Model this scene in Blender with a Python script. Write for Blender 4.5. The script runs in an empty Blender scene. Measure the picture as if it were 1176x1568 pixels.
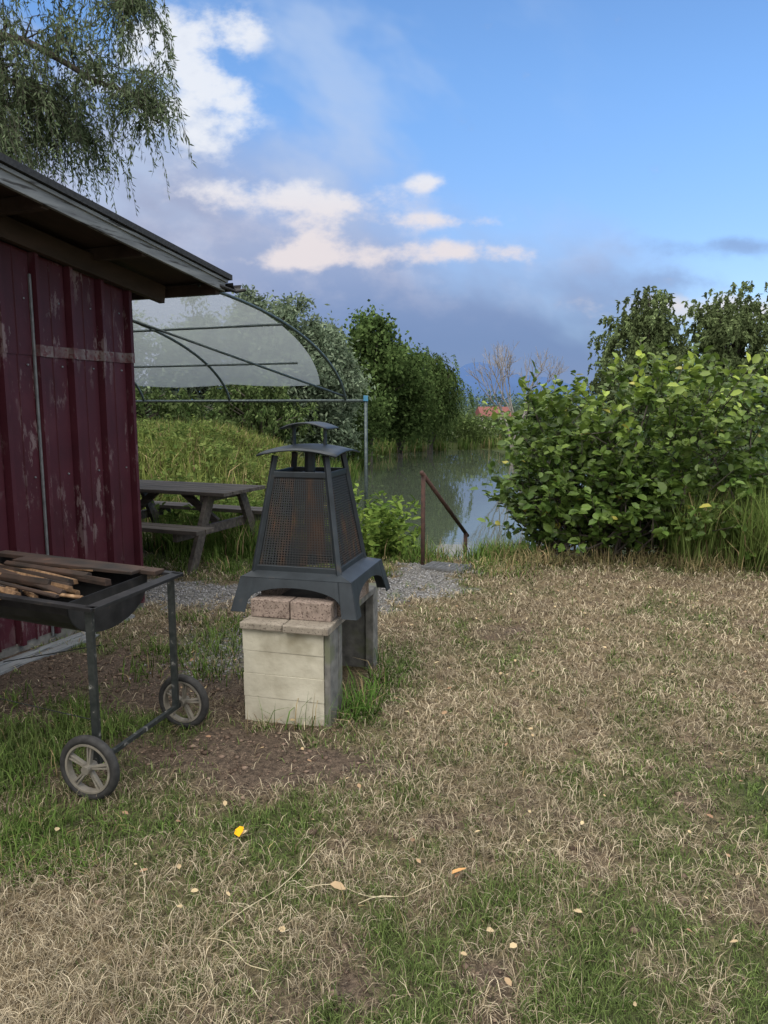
import bpy, math, numpy as np
from mathutils import Vector
rng=np.random.default_rng(7)
scene=bpy.context.scene
scene.view_settings.view_transform='Standard'
scene.view_settings.look='None'
scene.view_settings.exposure=0
def link(o,parent=None):
    scene.collection.objects.link(o)
    if parent is not None: o.parent=parent
    return o
def empty(name,loc=(0,0,0),rz=0):
    o=bpy.data.objects.new(name,None); o.location=loc; o.rotation_euler=(0,0,rz); o.empty_display_size=.2
    return link(o)
# ---------------------------------------------------------------- materials
def newmat(name):
    m=bpy.data.materials.new(name); m.use_nodes=True
    nt=m.node_tree; b=nt.nodes['Principled BSDF']
    return m,nt,b
def ramp(nt,fac,stops):
    r=nt.nodes.new('ShaderNodeValToRGB'); e=r.color_ramp.elements
    while len(e)<len(stops): e.new(.5)
    for i,(p,c) in enumerate(stops):
        e[i].position=p; e[i].color=(c[0],c[1],c[2],1)
    nt.links.new(fac,r.inputs[0]); return r.outputs[0]
def noise(nt,scale,detail=4,vec='Object',sc=(1,1,1),rough=.55,dist=0):
    tc=nt.nodes.new('ShaderNodeTexCoord'); mp=nt.nodes.new('ShaderNodeMapping'); mp.inputs['Scale'].default_value=sc
    nt.links.new(tc.outputs[vec],mp.inputs[0])
    n=nt.nodes.new('ShaderNodeTexNoise'); n.inputs['Scale'].default_value=scale; n.inputs['Detail'].default_value=detail
    n.inputs['Roughness'].default_value=rough; n.inputs['Distortion'].default_value=dist
    nt.links.new(mp.outputs[0],n.inputs['Vector']); return n.outputs['Fac']
def bump(nt,b,h,strength=.4,dist=.01):
    bp=nt.nodes.new('ShaderNodeBump'); bp.inputs['Strength'].default_value=strength; bp.inputs['Distance'].default_value=dist
    nt.links.new(h,bp.inputs['Height']); nt.links.new(bp.outputs[0],b.inputs['Normal'])
def mixc(nt,f,a,b_,mode='MIX'):
    m=nt.nodes.new('ShaderNodeMix'); m.data_type='RGBA'; m.blend_type=mode
    for s,v in ((m.inputs[0],f),(m.inputs[6],a),(m.inputs[7],b_)):
        if isinstance(v,(int,float)): s.default_value=v
        elif isinstance(v,tuple): s.default_value=(v[0],v[1],v[2],1)
        else: nt.links.new(v,s)
    return m.outputs[2]
def noisemat(name,stops,scale=8,rough=.8,metal=0,sc=(1,1,1),bmp=.3,bd=.005,detail=5,fine=None):
    m,nt,b=newmat(name)
    f=noise(nt,scale,detail,sc=sc)
    c=ramp(nt,f,stops)
    if fine:
        f2=noise(nt,fine[0],3,sc=sc); c2=ramp(nt,f2,[(fine[1],(0,0,0)),(fine[2],(1,1,1))]); c=mixc(nt,c2,c,fine[3])
    nt.links.new(c,b.inputs['Base Color']); b.inputs['Roughness'].default_value=rough; b.inputs['Metallic'].default_value=metal
    if bmp: bump(nt,b,f,bmp,bd)
    return m
def leafmat(name,trans=.35,rough=.55,spec=.3):
    m,nt,b=newmat(name)
    a=nt.nodes.new('ShaderNodeAttribute'); a.attribute_name='Col'
    nt.links.new(a.outputs['Color'],b.inputs['Base Color']); b.inputs['Roughness'].default_value=rough
    b.inputs['Specular IOR Level'].default_value=spec
    if trans:
        t=nt.nodes.new('ShaderNodeBsdfTranslucent')
        nt.links.new(a.outputs['Color'],t.inputs[0])
        mx=nt.nodes.new('ShaderNodeMixShader'); mx.inputs[0].default_value=trans
        nt.links.new(b.outputs[0],mx.inputs[1]); nt.links.new(t.outputs[0],mx.inputs[2])
        nt.links.new(mx.outputs[0],nt.nodes['Material Output'].inputs[0])
    return m
def attrdiffuse(name,trans=0):
    m=bpy.data.materials.new(name); m.use_nodes=True; nt=m.node_tree; nt.nodes.remove(nt.nodes['Principled BSDF'])
    a=nt.nodes.new('ShaderNodeAttribute'); a.attribute_name='Col'; d_=nt.nodes.new('ShaderNodeBsdfDiffuse'); nt.links.new(a.outputs['Color'],d_.inputs[0])
    o=d_.outputs[0]
    if trans:
        t=nt.nodes.new('ShaderNodeBsdfTranslucent'); nt.links.new(a.outputs['Color'],t.inputs[0])
        mx=nt.nodes.new('ShaderNodeMixShader'); mx.inputs[0].default_value=trans; nt.links.new(o,mx.inputs[1]); nt.links.new(t.outputs[0],mx.inputs[2]); o=mx.outputs[0]
    nt.links.new(o,nt.nodes['Material Output'].inputs[0]); return m
M_leaf=attrdiffuse('leaf',.25); M_grass=attrdiffuse('grass_blade',0); M_leafshiny=leafmat('leaf_glossy',.25,.45,.35)
M_bark=noisemat('bark',[(.3,(.045,.038,.03)),(.7,(.13,.115,.095))],14,.9,sc=(1,1,.25),bmp=.6,bd=.02)
M_greytwig=noisemat('grey_twig',[(.3,(.22,.20,.19)),(.7,(.36,.33,.31))],10,.9,bmp=0)
# ---------------------------------------------------------------- mesh helpers
def mesh_np(name,V,ltot,lidx,C,mat,parent=None,smooth=False):
    me=bpy.data.meshes.new(name); n=len(V)
    me.vertices.add(n); me.vertices.foreach_set('co',np.ascontiguousarray(V,dtype=np.float32).ravel())
    me.loops.add(len(lidx)); me.loops.foreach_set('vertex_index',lidx.astype(np.int32))
    me.polygons.add(len(ltot)); st=np.concatenate([[0],np.cumsum(ltot)[:-1]]).astype(np.int32)
    me.polygons.foreach_set('loop_start',st); me.polygons.foreach_set('loop_total',ltot.astype(np.int32))
    if smooth: me.polygons.foreach_set('use_smooth',np.ones(len(ltot),bool))
    me.update(calc_edges=True)
    if C is not None:
        at=me.color_attributes.new('Col','FLOAT_COLOR','POINT')
        at.data.foreach_set('color',np.concatenate([C,np.ones((n,1))],1).astype(np.float32).ravel())
    me.materials.append(mat); me.validate()
    o=bpy.data.objects.new(name,me); return link(o,parent)
def tiled(name,V,tmpl,C,mat,parent=None,smooth=False):
    N,k,_=V.shape
    if C.ndim==2: C=np.repeat(C[:,None,:],k,1)
    base=np.concatenate([np.array(t) for t in tmpl]); tot=np.array([len(t) for t in tmpl])
    lidx=(base[None,:]+(np.arange(N)*k)[:,None]).ravel()
    return mesh_np(name,V.reshape(-1,3),np.tile(tot,N),lidx,C.reshape(-1,3),mat,parent,smooth)
def norm(a): return a/np.maximum(np.linalg.norm(a,axis=-1,keepdims=True),1e-9)
def leaves(P,D,L,W,roll=None):
    N=len(P); D=norm(D); r=norm(rng.normal(size=(N,3))); S=norm(np.cross(D,r))
    L=np.broadcast_to(L,(N,))[:,None]; W=np.broadcast_to(W,(N,))[:,None]
    up=np.cross(S,D)
    return np.stack([P,P+D*L*.45+S*W*.5+up*L*.04,P+D*L,P+D*L*.45-S*W*.5+up*L*.04],1)
def blades(P,H,W,lean,bend=.5,az=None):
    N=len(P); az=rng.uniform(0,2*np.pi,N) if az is None else az
    d=np.stack([np.cos(az),np.sin(az),np.zeros(N)],1); sa=az+rng.normal(0,.6,N)+np.pi/2
    s=np.stack([np.cos(sa),np.sin(sa),np.zeros(N)],1)
    H=H[:,None]; W=np.broadcast_to(W,(N,))[:,None]; lean=np.broadcast_to(lean,(N,))[:,None]
    z=np.array([0,0,1.])
    l1=np.clip(lean*.6,0,1.45); l2=np.clip(lean*(1+bend),0,1.62)
    m=P+(d*np.sin(l1)+z*np.cos(l1))*H*.5
    t=m+(d*np.sin(l2)+z*np.cos(l2))*H*.5
    return np.stack([P-s*W*.5,P+s*W*.5,m-s*W*.4,m+s*W*.4,t],1)
BT=[(0,1,3,2),(2,3,4)]
class P:
    def __init__(s): s.v=[]; s.f=[]
    def add(s,vs,fs):
        b=len(s.v); s.v+= [tuple(map(float,v)) for v in vs]; s.f+=[tuple(b+i for i in f) for f in fs]
    def box(s,c,sz,rz=0,rx=0,ry=0):
        from mathutils import Euler
        R=Euler((rx,ry,rz)).to_matrix(); c=Vector(c)
        vs=[c+R@Vector((x*sz[0]/2,y*sz[1]/2,z*sz[2]/2)) for z in(-1,1) for y in(-1,1) for x in(-1,1)]
        s.add(vs,[(0,2,3,1),(4,5,7,6),(0,1,5,4),(2,6,7,3),(0,4,6,2),(1,3,7,5)])
    def beam(s,a,b,w,h,up=(0,0,1)):
        a=Vector(a); b=Vector(b); d=(b-a).normalized(); sd=d.cross(Vector(up))
        if sd.length<1e-4: sd=Vector((1,0,0))
        sd.normalize(); u=sd.cross(d).normalized()
        vs=[p+sd*x*w/2+u*z*h/2 for p in(a,b) for z in(-1,1) for x in(-1,1)]
        s.add(vs,[(0,1,3,2),(4,6,7,5),(0,4,5,1),(2,3,7,6),(0,2,6,4),(1,5,7,3)])
    def tube(s,pts,rad,n=8):
        pts=[Vector(p) for p in pts]
        if not hasattr(rad,'__len__'): rad=[rad]*len(pts)
        vs=[];ref=Vector((0,0,1))
        for i,p in enumerate(pts):
            t=(pts[min(i+1,len(pts)-1)]-pts[max(i-1,0)]).normalized()
            r=ref if abs(t.dot(ref))<.95 else Vector((1,0,0))
            a=t.cross(r).normalized(); b=t.cross(a).normalized()
            for k in range(n):
                an=2*math.pi*k/n; vs.append(p+(a*math.cos(an)+b*math.sin(an))*rad[i])
        fs=[]
        for i in range(len(pts)-1):
            for k in range(n):
                fs.append((i*n+k,i*n+(k+1)%n,(i+1)*n+(k+1)%n,(i+1)*n+k))
        fs.append(tuple(range(n))[::-1]); fs.append(tuple(range((len(pts)-1)*n,len(pts)*n)))
        s.add(vs,fs)
    def build(s,name,mat,parent=None,bevel=0,smooth=False,solid=0):
        me=bpy.data.meshes.new(name); me.from_pydata(s.v,[],s.f); me.materials.append(mat)
        me.update()
        if smooth:
            for p in me.polygons: p.use_smooth=True
        o=link(bpy.data.objects.new(name,me),parent)
        if solid:
            m=o.modifiers.new('s','SOLIDIFY'); m.thickness=solid; m.offset=0
        if bevel:
            m=o.modifiers.new('b','BEVEL'); m.width=bevel; m.segments=2; m.limit_method='ANGLE'; m.angle_limit=.6
        return o
LAT=rng.random((8,256,256))
def vn(x,y,sc,seed=0,oct=1):
    out=0;amp=1;tot=0
    for o in range(oct):
        X=x*sc+17.3*seed+o*5.1; Y=y*sc+9.7*seed+o*3.3
        xi=np.floor(X).astype(int); yi=np.floor(Y).astype(int); fx=X-xi; fy=Y-yi
        fx=fx*fx*(3-2*fx); fy=fy*fy*(3-2*fy); L=LAT[(seed+o)%8]
        g=lambda a,b:L[a%256,b%256]
        v=(g(xi,yi)*(1-fx)+g(xi+1,yi)*fx)*(1-fy)+(g(xi,yi+1)*(1-fx)+g(xi+1,yi+1)*fx)*fy
        out=out+v*amp; tot+=amp; amp*=.5; sc*=2.1
    return out/tot
def G(x,y,cx,cy,sx,sy): return np.exp(-((x-cx)/sx)**2-((y-cy)/sy)**2)
def sstep(a,b,x):
    t=np.clip((x-a)/(b-a),0,1); return t*t*(3-2*t)
# ---------------------------------------------------------------- terrain
POND=np.array([(-1.0,10.2),(-1.2,16),(-1.0,24),(-.6,30),(1,34.5),(5,36.5),(7.5,31),(9,25),(14,21),(17,15),(14,9.8),(7,9.3),(3,9.0),(1.2,8.8),(.3,8.9)])
def polyd(x,y):
    x=np.asarray(x,float); y=np.asarray(y,float)
    d=np.full(np.shape(x),1e9); ins=np.zeros(np.shape(x),bool); n=len(POND)
    for i in range(n):
        ax,ay=POND[i]; bx,by=POND[(i+1)%n]; ex,ey=bx-ax,by-ay
        t=np.clip(((x-ax)*ex+(y-ay)*ey)/(ex*ex+ey*ey),0,1)
        d=np.minimum(d,np.hypot(x-ax-t*ex,y-ay-t*ey))
        c=((ay>y)!=(by>y))&(x<(bx-ax)*(y-ay)/(by-ay+1e-12)+ax); ins^=c
    return np.where(ins,-d,d)
def H(x,y):
    x=np.asarray(x,float); y=np.asarray(y,float)
    d=polyd(x,y)+(vn(x,y,.8,1)-.5)*.5
    z=np.where(d<0,np.maximum(-1.4,-.62+d*.5),-.62+.62*sstep(0,1.7,d))
    far=sstep(24,32,y); z=np.where(d>0,z-.25*far*sstep(0,2,d),z)
    z=z-4*sstep(45,160,y)
    z=z+.75*sstep(.6,3.0,d)*sstep(9.2,12.5,y)*sstep(24,18,y)*sstep(1,-1.2,x)*sstep(-14,-9,x)
    z=z+(vn(x,y,1.1,2,3)-.5)*.05+(vn(x,y,7,3,2)-.5)*.02*(y<12)
    return z
PATH=[(-3.2,6.7),(-1.5,5.95),(-.4,5.85),(.1,6.1),(.5,6.9)]
def pathd(x,y):
    d=np.full(np.shape(x),1e9)
    for (ax,ay),(bx,by) in zip(PATH[:-1],PATH[1:]):
        ex,ey=bx-ax,by-ay; t=np.clip(((x-ax)*ex+(y-ay)*ey)/(ex*ex+ey*ey),0,1)
        d=np.minimum(d,np.hypot(x-ax-t*ex,y-ay-t*ey))
    return d
def zones(x,y):
    n1=vn(x,y,1.3,4,3)-.5; n2=vn(x,y,4.5,5,3)-.5; n3=vn(x,y,13,6,2)-.5
    dry=.55+.32*G(x,y,2.0,5.4,2.8,1.5)+.25*G(x,y,.5,3.7,.8,.8)+.45*G(x,y,-1.0,1.9,.33,.5)-.5*G(x,y,1.45,2.75,.5,.5)-.22*G(x,y,.95,1.9,.6,.35)
    dry=dry-.40*G(x,y,-.65,2.5,.6,.22)-.8*G(x,y,-1.55,3.1,.35,.45)-.3*G(x,y,-.0,4.4,.2,.7)-.3*G(x,y,-1.5,4.6,.6,.5)-.6*sstep(6.6,7.4,y)*sstep(.6,-.2,x)-.35*G(x,y,-.45,1.7,.3,.2)
    dry=dry-.1*G(x,y,.3,2.2,1.0,.5)
    dry=np.clip(dry+n1*.9+n2*1.1+n3*.7,0,1)
    dirt=1.55*G(x,y,-.78,3.10,.55,.25)+1.35*G(x,y,-2.1,4.1,.8,.5)+.85*G(x,y,.05,1.72,.32,.28)+.8*G(x,y,-1.1,3.9,.5,.5)+.6*G(x,y,.8,4.9,.4,.3)+.7*G(x,y,-.15,3.0,.35,.18)+.4*G(x,y,.5,2.6,.4,.15)+.3*G(x,y,2.6,5.0,.5,.3)
    dirt=np.clip(dirt*1.2+n2*1.7+n1*.9+n3*.8-.15,0,1)
    gr=sstep(.50,.22,pathd(x,y)+n2*.6+n3*.4)+.9*G(x,y,-.95,4.6,.3,.5)
    return dry,dirt,np.clip(gr,0,1)
def axis(lo,dl,dh,hi,step,grow=1.09):
    mid=list(np.arange(dl,dh,step)); up=[];s=step;v=dh
    while v<hi: up.append(v); s*=grow; v+=s
    up.append(hi); dn=[];s=step;v=dl-step
    while v>lo: dn.append(v); s*=grow; v-=s
    dn.append(lo); return np.array(dn[::-1]+mid+up)
gx=axis(-4000,-3.5,4.5,4000,.035,1.075); gy=axis(-600,1.2,7.6,5000,.035,1.055)
X,Y=np.meshgrid(gx,gy); Z=H(X,Y); nx,ny=len(gx),len(gy)
near=(Y<9)&(Y>0)
Z=Z+np.where(near,(rng.random(Z.shape)-.5)*.010,0)
dry,dirt,gr=zones(X,Y)
def lerp(a,b,t): return a+(b-a)*t[...,None]
c=lerp(np.array([.065,.08,.035]),np.array([.19,.15,.10]),dry)
c=lerp(c,np.array([.105,.082,.066]),np.clip(dirt*1.1,0,1)); c=lerp(c,np.array([.17,.17,.17]),gr)
dd=polyd(X,Y)
c=lerp(c,np.array([.05,.045,.03]),sstep(1.2,.0,dd)*.8)
farg=sstep(9,12,Y); c=lerp(c,np.array([.055,.085,.025]),farg*.8)
idx=np.arange(nx*ny).reshape(ny,nx)
q=np.stack([idx[:-1,:-1],idx[:-1,1:],idx[1:,1:],idx[1:,:-1]],-1).reshape(-1,4)
m,nt,b=newmat('ground'); a=nt.nodes.new('ShaderNodeAttribute'); a.attribute_name='Col'
f=noise(nt,45,4); f2=noise(nt,160,2); r=ramp(nt,f,[(.3,(.4,.4,.4)),(.7,(1.35,1.3,1.2))])
r2=ramp(nt,f2,[(.35,(.6,.6,.6)),(.65,(1.3,1.3,1.3))])
cc=mixc(nt,1.0,a.outputs[0],r,'MULTIPLY'); cc=mixc(nt,1.0,cc,r2,'MULTIPLY'); nt.links.new(cc,b.inputs[0]); b.inputs['Roughness'].default_value=.95
b.inputs['Specular IOR Level'].default_value=.15
bump(nt,b,f2,.8,.01)
mesh_np('ground',np.stack([X,Y,Z],-1).reshape(-1,3),np.full(len(q),4),q.ravel(),c.reshape(-1,3),m,smooth=True)
# water
m,nt,b=newmat('pond_water'); b.inputs['Base Color'].default_value=(.06,.075,.055,1); b.inputs['Roughness'].default_value=.03; b.inputs['IOR'].default_value=1.5
f=noise(nt,1.6,3,sc=(1,1,1)); bump(nt,b,f,.05,.03)
p=P(); p.add([(-5,8,-.6),(19,8,-.6),(19,39,-.6),(-5,39,-.6)],[(0,1,2,3)]); p.build('pond_water',m)
# ---------------------------------------------------------------- lawn
def keep_lawn(x,y):
    k=np.ones(len(x),bool)
    cx,cy=-.367,3.9; a=math.radians(14.5); lx=(x-cx)*math.cos(a)-(y-cy)*math.sin(a); ly=(x-cx)*math.sin(a)+(y-cy)*math.cos(a)
    k&=~((abs(lx)<.235)&(abs(ly)<.48))
    ux,uy=x+1.87,y-5.55; dn=ux*.926-uy*.378; k&=~(dn<.03)|((ux*.378+uy*.926)>.02)
    k&=polyd(x,y)>.3
    return k
N=300000
rr=np.exp(rng.uniform(math.log(1.3),math.log(9.5),N)); th=rng.uniform(-.70,.66,N)
x=rr*np.sin(th); y=rr*np.cos(th)
k=keep_lawn(x,y); x,y,rr=x[k],y[k],rr[k]
dry,dirt,gr=zones(x,y)
tuft=vn(x,y,26,2,2)
k=(rng.random(len(x))>np.clip(dirt*.95+gr*.97-(gr*dirt),0,.985))&(rng.random(len(x))<np.clip((tuft-.22)*3.2,.25,1)); x,y,rr,dry,dirt=x[k],y[k],rr[k],dry[k],dirt[k]
n=len(x); isdry=rng.random(n)<np.clip(dry*1.15-.1+.1*dirt,.06,.94)
tall=sstep(.55,.8,vn(x,y,2.2,6,2))*(~isdry)
lush=G(x,y,-1.55,3.15,.4,.45)+.5*G(x,y,-1.5,2.4,.25,.3)+.5*G(x,y,-1.2,4.6,.6,.4)
Hh=np.where(isdry,rng.uniform(.02,.085,n),rng.uniform(.015,.045,n)*(1+.6*tall+2.2*np.clip(lush,0,1)))
W=np.maximum(.0015,.0008*rr)*rng.uniform(.5,1.7,n)*np.where(isdry,.95,1.25)
lean=np.where(isdry,rng.uniform(.9,1.5,n),np.abs(rng.normal(.7,.4,n)))
z=H(x,y)+np.where(isdry,rng.uniform(0,.016,n),-.002)
V=blades(np.stack([x,y,z],1),Hh,W,lean)
v=rng.random((n,1)); v2=rng.random((n,1))
cg=np.array([.085,.14,.04])*(1-v)+np.array([.20,.26,.09])*v; cg=cg*(.5+.75*v2)
cd=np.array([.26,.205,.125])*(1-v)+np.array([.66,.575,.42])*v; cd=cd*(.45+.75*v2)
tintn=(vn(x,y,3,7,2))[:,None]; cd=cd*(.7+.5*tintn); cg=cg*(.8+.4*tintn)
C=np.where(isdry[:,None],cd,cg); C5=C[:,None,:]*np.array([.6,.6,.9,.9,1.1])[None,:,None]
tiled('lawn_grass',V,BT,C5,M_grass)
def tallgrass(name,x,y,hmin,hmax,w,c1,c2,lean=.25,dryfrac=.1,z=None,parent=None):
    n=len(x); z=H(x,y)-.01 if z is None else z
    Hh=rng.uniform(hmin,hmax,n); V=blades(np.stack([x,y,z],1),Hh,rng.uniform(.6,1.3,n)*w,np.abs(rng.normal(lean,lean*.6,n)),.9)
    v=rng.random((n,1)); C=np.array(c1)*(1-v)+np.array(c2)*v
    dr=rng.random(n)<dryfrac; C[dr]=np.array([.42,.33,.18])*rng.uniform(.6,1.2,(dr.sum(),1))
    C=C*(.7+.5*vn(x,y,1.5,3,2)[:,None])
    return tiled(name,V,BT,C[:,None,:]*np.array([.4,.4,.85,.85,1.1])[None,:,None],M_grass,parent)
G1=(.07,.13,.03); G2=(.18,.27,.07)
def clumpxy(nc,per,xr,yr,s,cond=None):
    cx=rng.uniform(*xr,nc*4); cy=rng.uniform(*yr,nc*4)
    if cond is not None:
        k=cond(cx,cy); cx,cy=cx[k],cy[k]
    cx,cy=cx[:nc],cy[:nc]
    x=np.repeat(cx,per)+rng.normal(0,s,len(cx)*per); y=np.repeat(cy,per)+rng.normal(0,s,len(cx)*per); return x,y
x1=rng.normal(-.13,.06,260); y1=rng.normal(3.55,.09,260); 
x2=rng.normal(-.02,.06,110); y2=rng.normal(3.95,.15,110); x3=rng.normal(-.37,.1,50); y3=rng.normal(3.39,.03,50)
x=np.concatenate([x1,x2,x3]); y=np.concatenate([y1,y2,y3]); k=keep_lawn(x,y)
tallgrass('grass_tuft',x[k],y[k],.06,.27,.006,G1,(.15,.28,.06),.65,.15)
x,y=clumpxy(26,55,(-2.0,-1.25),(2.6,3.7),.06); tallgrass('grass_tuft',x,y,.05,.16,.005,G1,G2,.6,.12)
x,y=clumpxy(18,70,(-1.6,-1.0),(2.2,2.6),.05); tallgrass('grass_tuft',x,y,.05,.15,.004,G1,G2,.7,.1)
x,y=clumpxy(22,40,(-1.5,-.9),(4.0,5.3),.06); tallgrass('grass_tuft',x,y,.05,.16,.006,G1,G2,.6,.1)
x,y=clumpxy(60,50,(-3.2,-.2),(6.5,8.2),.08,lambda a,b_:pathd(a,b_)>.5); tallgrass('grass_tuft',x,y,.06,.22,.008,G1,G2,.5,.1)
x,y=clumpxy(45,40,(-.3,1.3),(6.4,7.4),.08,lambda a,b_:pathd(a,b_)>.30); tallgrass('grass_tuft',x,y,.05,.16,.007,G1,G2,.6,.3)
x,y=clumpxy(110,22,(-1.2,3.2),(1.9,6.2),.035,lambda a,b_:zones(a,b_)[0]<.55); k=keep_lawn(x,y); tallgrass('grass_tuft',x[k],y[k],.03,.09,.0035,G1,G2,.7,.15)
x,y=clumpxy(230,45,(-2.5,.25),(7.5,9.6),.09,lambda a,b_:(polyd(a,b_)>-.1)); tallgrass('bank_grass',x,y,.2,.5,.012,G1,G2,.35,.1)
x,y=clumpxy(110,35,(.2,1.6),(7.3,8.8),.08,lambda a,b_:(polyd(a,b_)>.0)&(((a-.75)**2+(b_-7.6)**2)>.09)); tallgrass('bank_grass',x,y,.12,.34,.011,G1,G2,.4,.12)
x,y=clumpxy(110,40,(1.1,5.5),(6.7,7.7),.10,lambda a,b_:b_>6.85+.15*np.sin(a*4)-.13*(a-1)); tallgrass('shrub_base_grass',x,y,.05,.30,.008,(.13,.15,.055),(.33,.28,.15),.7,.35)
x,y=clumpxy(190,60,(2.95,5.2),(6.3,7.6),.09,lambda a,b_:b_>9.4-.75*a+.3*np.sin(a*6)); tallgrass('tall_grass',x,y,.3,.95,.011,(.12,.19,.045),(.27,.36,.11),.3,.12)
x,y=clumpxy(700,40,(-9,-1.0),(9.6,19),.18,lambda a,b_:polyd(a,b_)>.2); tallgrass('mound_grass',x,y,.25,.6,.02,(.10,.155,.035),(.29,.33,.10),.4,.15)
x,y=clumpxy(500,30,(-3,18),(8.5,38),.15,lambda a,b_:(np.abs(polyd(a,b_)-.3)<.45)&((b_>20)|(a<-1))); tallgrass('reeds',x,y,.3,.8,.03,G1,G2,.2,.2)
OCT=[(0,2,4),(2,1,4),(1,3,4),(3,0,4),(2,0,5),(1,2,5),(3,1,5),(0,3,5)]
M_stone=attrdiffuse('stone')
def stones(name,x,y,s,c1,c2,flat=.6):
    n=len(x); B=np.array([(1,0,0),(-1,0,0),(0,1,0),(0,-1,0),(0,0,1),(0,0,-1)],float)
    V=B[None]*rng.uniform(.6,1.3,(n,6,1))*s[:,None,None]; V[:,:,2]*=flat
    a=rng.uniform(0,6.28,n); ca,sa=np.cos(a)[:,None],np.sin(a)[:,None]
    V=np.stack([V[:,:,0]*ca-V[:,:,1]*sa,V[:,:,0]*sa+V[:,:,1]*ca,V[:,:,2]],-1)
    V+=np.stack([x,y,H(x,y)+s*.2],1)[:,None,:]; v=rng.random((n,1)); C=(np.array(c1)*(1-v)+np.array(c2)*v)
    return tiled(name,V,OCT,C,M_stone)
x=rng.uniform(-3.2,1.1,30000); y=rng.uniform(4,7.2,30000); _,_,gr=zones(x,y); k=(rng.random(30000)<gr)&keep_lawn(x,y); x,y=x[k],y[k]
stones('gravel',x,y,rng.uniform(.005,.013,len(x)),(.12,.12,.12),(.36,.36,.37))
x=rng.uniform(-2.6,2.8,70000); y=rng.uniform(1.4,5.6,70000); _,dirt,_=zones(x,y); k=(rng.random(70000)<dirt*.5+.05)&keep_lawn(x,y); x,y=x[k],y[k]
stones('wood_chips',x,y,rng.uniform(.003,.008,len(x))*np.where(rng.random(len(x))<.06,2.6,1),(.05,.035,.028),(.27,.20,.155),.4)
lx=np.concatenate([rng.uniform(-1.2,3.2,240),[-.52,.22,-.12,1.22,1.05]]); ly=np.concatenate([rng.uniform(1.5,6.2,240),[2.46,2.22,2.15,3.75,1.75]])
n=len(lx); s=rng.uniform(.008,.018,n); s[-5:]=.03; Pp=np.stack([lx,ly,H(lx,ly)+.03],1); a=rng.uniform(0,6.28,n)
def curled(Pb,a,L,W):
    D=np.stack([np.cos(a),np.sin(a),rng.uniform(-.1,.35,len(a))],1); D=norm(D); S=norm(np.cross(D,np.array([0,0,1.]))+rng.normal(0,.25,D.shape)); U=np.cross(S,D); L=L[:,None];W=W[:,None]
    return np.stack([Pb,Pb+D*L*.3+S*W*.4+U*W*.25,Pb+D*L*.7+S*W*.42+U*W*.3,Pb+D*L+U*L*.15,Pb+D*L*.7-S*W*.4+U*W*.2,Pb+D*L*.3-S*W*.45+U*W*.15],1)
V=curled(Pp,a,s*1.8,s*1.3)
v=rng.random((n,1)); C=np.array([.55,.45,.27])*v+np.array([.28,.17,.11])*(1-v); C[-5]=[.8,.42,.02]; C[-4]=[.6,.34,.15]
tiled('fallen_leaves',V,[(0,1,2,3),(0,3,4,5)],C,M_grass)
p=P()
for a,b_ in [((-.52,1.93),(-.18,2.45)),((-.25,2.18),(.06,2.12)),((-.08,2.09),(.16,2.17)),((-.52,1.95),(-.3,1.8)),((.07,2.95),(.1,3.1))]:
    pts=[]
    for t in np.linspace(0,1,9):
        xx=a[0]+(b_[0]-a[0])*t+.012*math.sin(t*5); yy=a[1]+(b_[1]-a[1])*t+.014*math.sin(t*6.3); pts.append((xx,yy,float(H(xx,yy))+.025+.006*math.sin(t*9)))
    p.tube(pts,.0013,5)
M_straw=noisemat('straw',[(.3,(.42,.36,.22)),(.7,(.62,.55,.38))],20,.8,bmp=0)
p.build('straw_stalks',M_straw)
# ---------------------------------------------------------------- barbecue
bb=empty('barbecue_fireplace',(-.367,3.9,0),math.radians(-14.5))
M_cream=noisemat('cream_block',[(.25,(.32,.295,.225)),(.5,(.48,.455,.365)),(.75,(.57,.545,.45))],6,.9,bmp=.9,bd=.015,detail=8,fine=(3.5,.58,.70,(.29,.265,.19)))
M_conc=noisemat('concrete_slab',[(.3,(.09,.09,.085)),(.7,(.22,.215,.20))],18,.95,bmp=.6,bd=.006,fine=(5,.5,.62,(.14,.15,.10)))
M_slabtop=noisemat('cast_slab',[(.3,(.18,.155,.125)),(.7,(.32,.285,.235))],14,.95,bmp=.5,bd=.006,fine=(90,.55,.65,(.12,.1,.08)))
M_brick=noisemat('brick',[(.3,(.19,.15,.125)),(.7,(.34,.27,.23))],30,.95,bmp=.6,bd=.004,fine=(110,.55,.62,(.1,.07,.06)))
M_iron=noisemat('black_iron',[(.3,(.020,.026,.032)),(.62,(.036,.046,.056)),(.8,(.085,.07,.06))],9,.5,.35,bmp=.25,bd=.002)
M_soot=noisemat('soot',[(.3,(.01,.01,.01)),(.7,(.03,.027,.025))],9,.9)
# cast block face: four courses, the front face gently chipped along the joints
p=P()
for i,(z0,z1,o) in enumerate([(-.03,.1205,.0),(.1212,.2406,.002),(.2412,.3566,.0),(.3572,.469,.0025)]):
    p.box((-.012,-.36-o,(z0+z1)/2),(.416+(i%2)*.004,.19,z1-z0),rz=(-1)**i*.004)
p.build('front_block',M_cream,bb,.002)
p=P(); 
p.box((.214,-.385,.22),(.03,.13,.50)); p.box((.215,-.285,.22),(.028,.055,.49))
p.box((.2,.40,.22),(.05,.10,.50)); p.box((.0,.415,.21),(.34,.08,.49)); p.box((-.205,.05,.22),(.04,.62,.49))
p.box((.09,-.22,.20),(.2,.04,.42),rz=.3)
p.build('side_slabs',M_conc,bb,.005)
p=P(); p.box((-.115,-.33,.488),(.222,.30,.036)); p.box((.117,-.337,.489),(.232,.305,.038)); p.build('front_shelf',M_slabtop,bb,.006)
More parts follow.
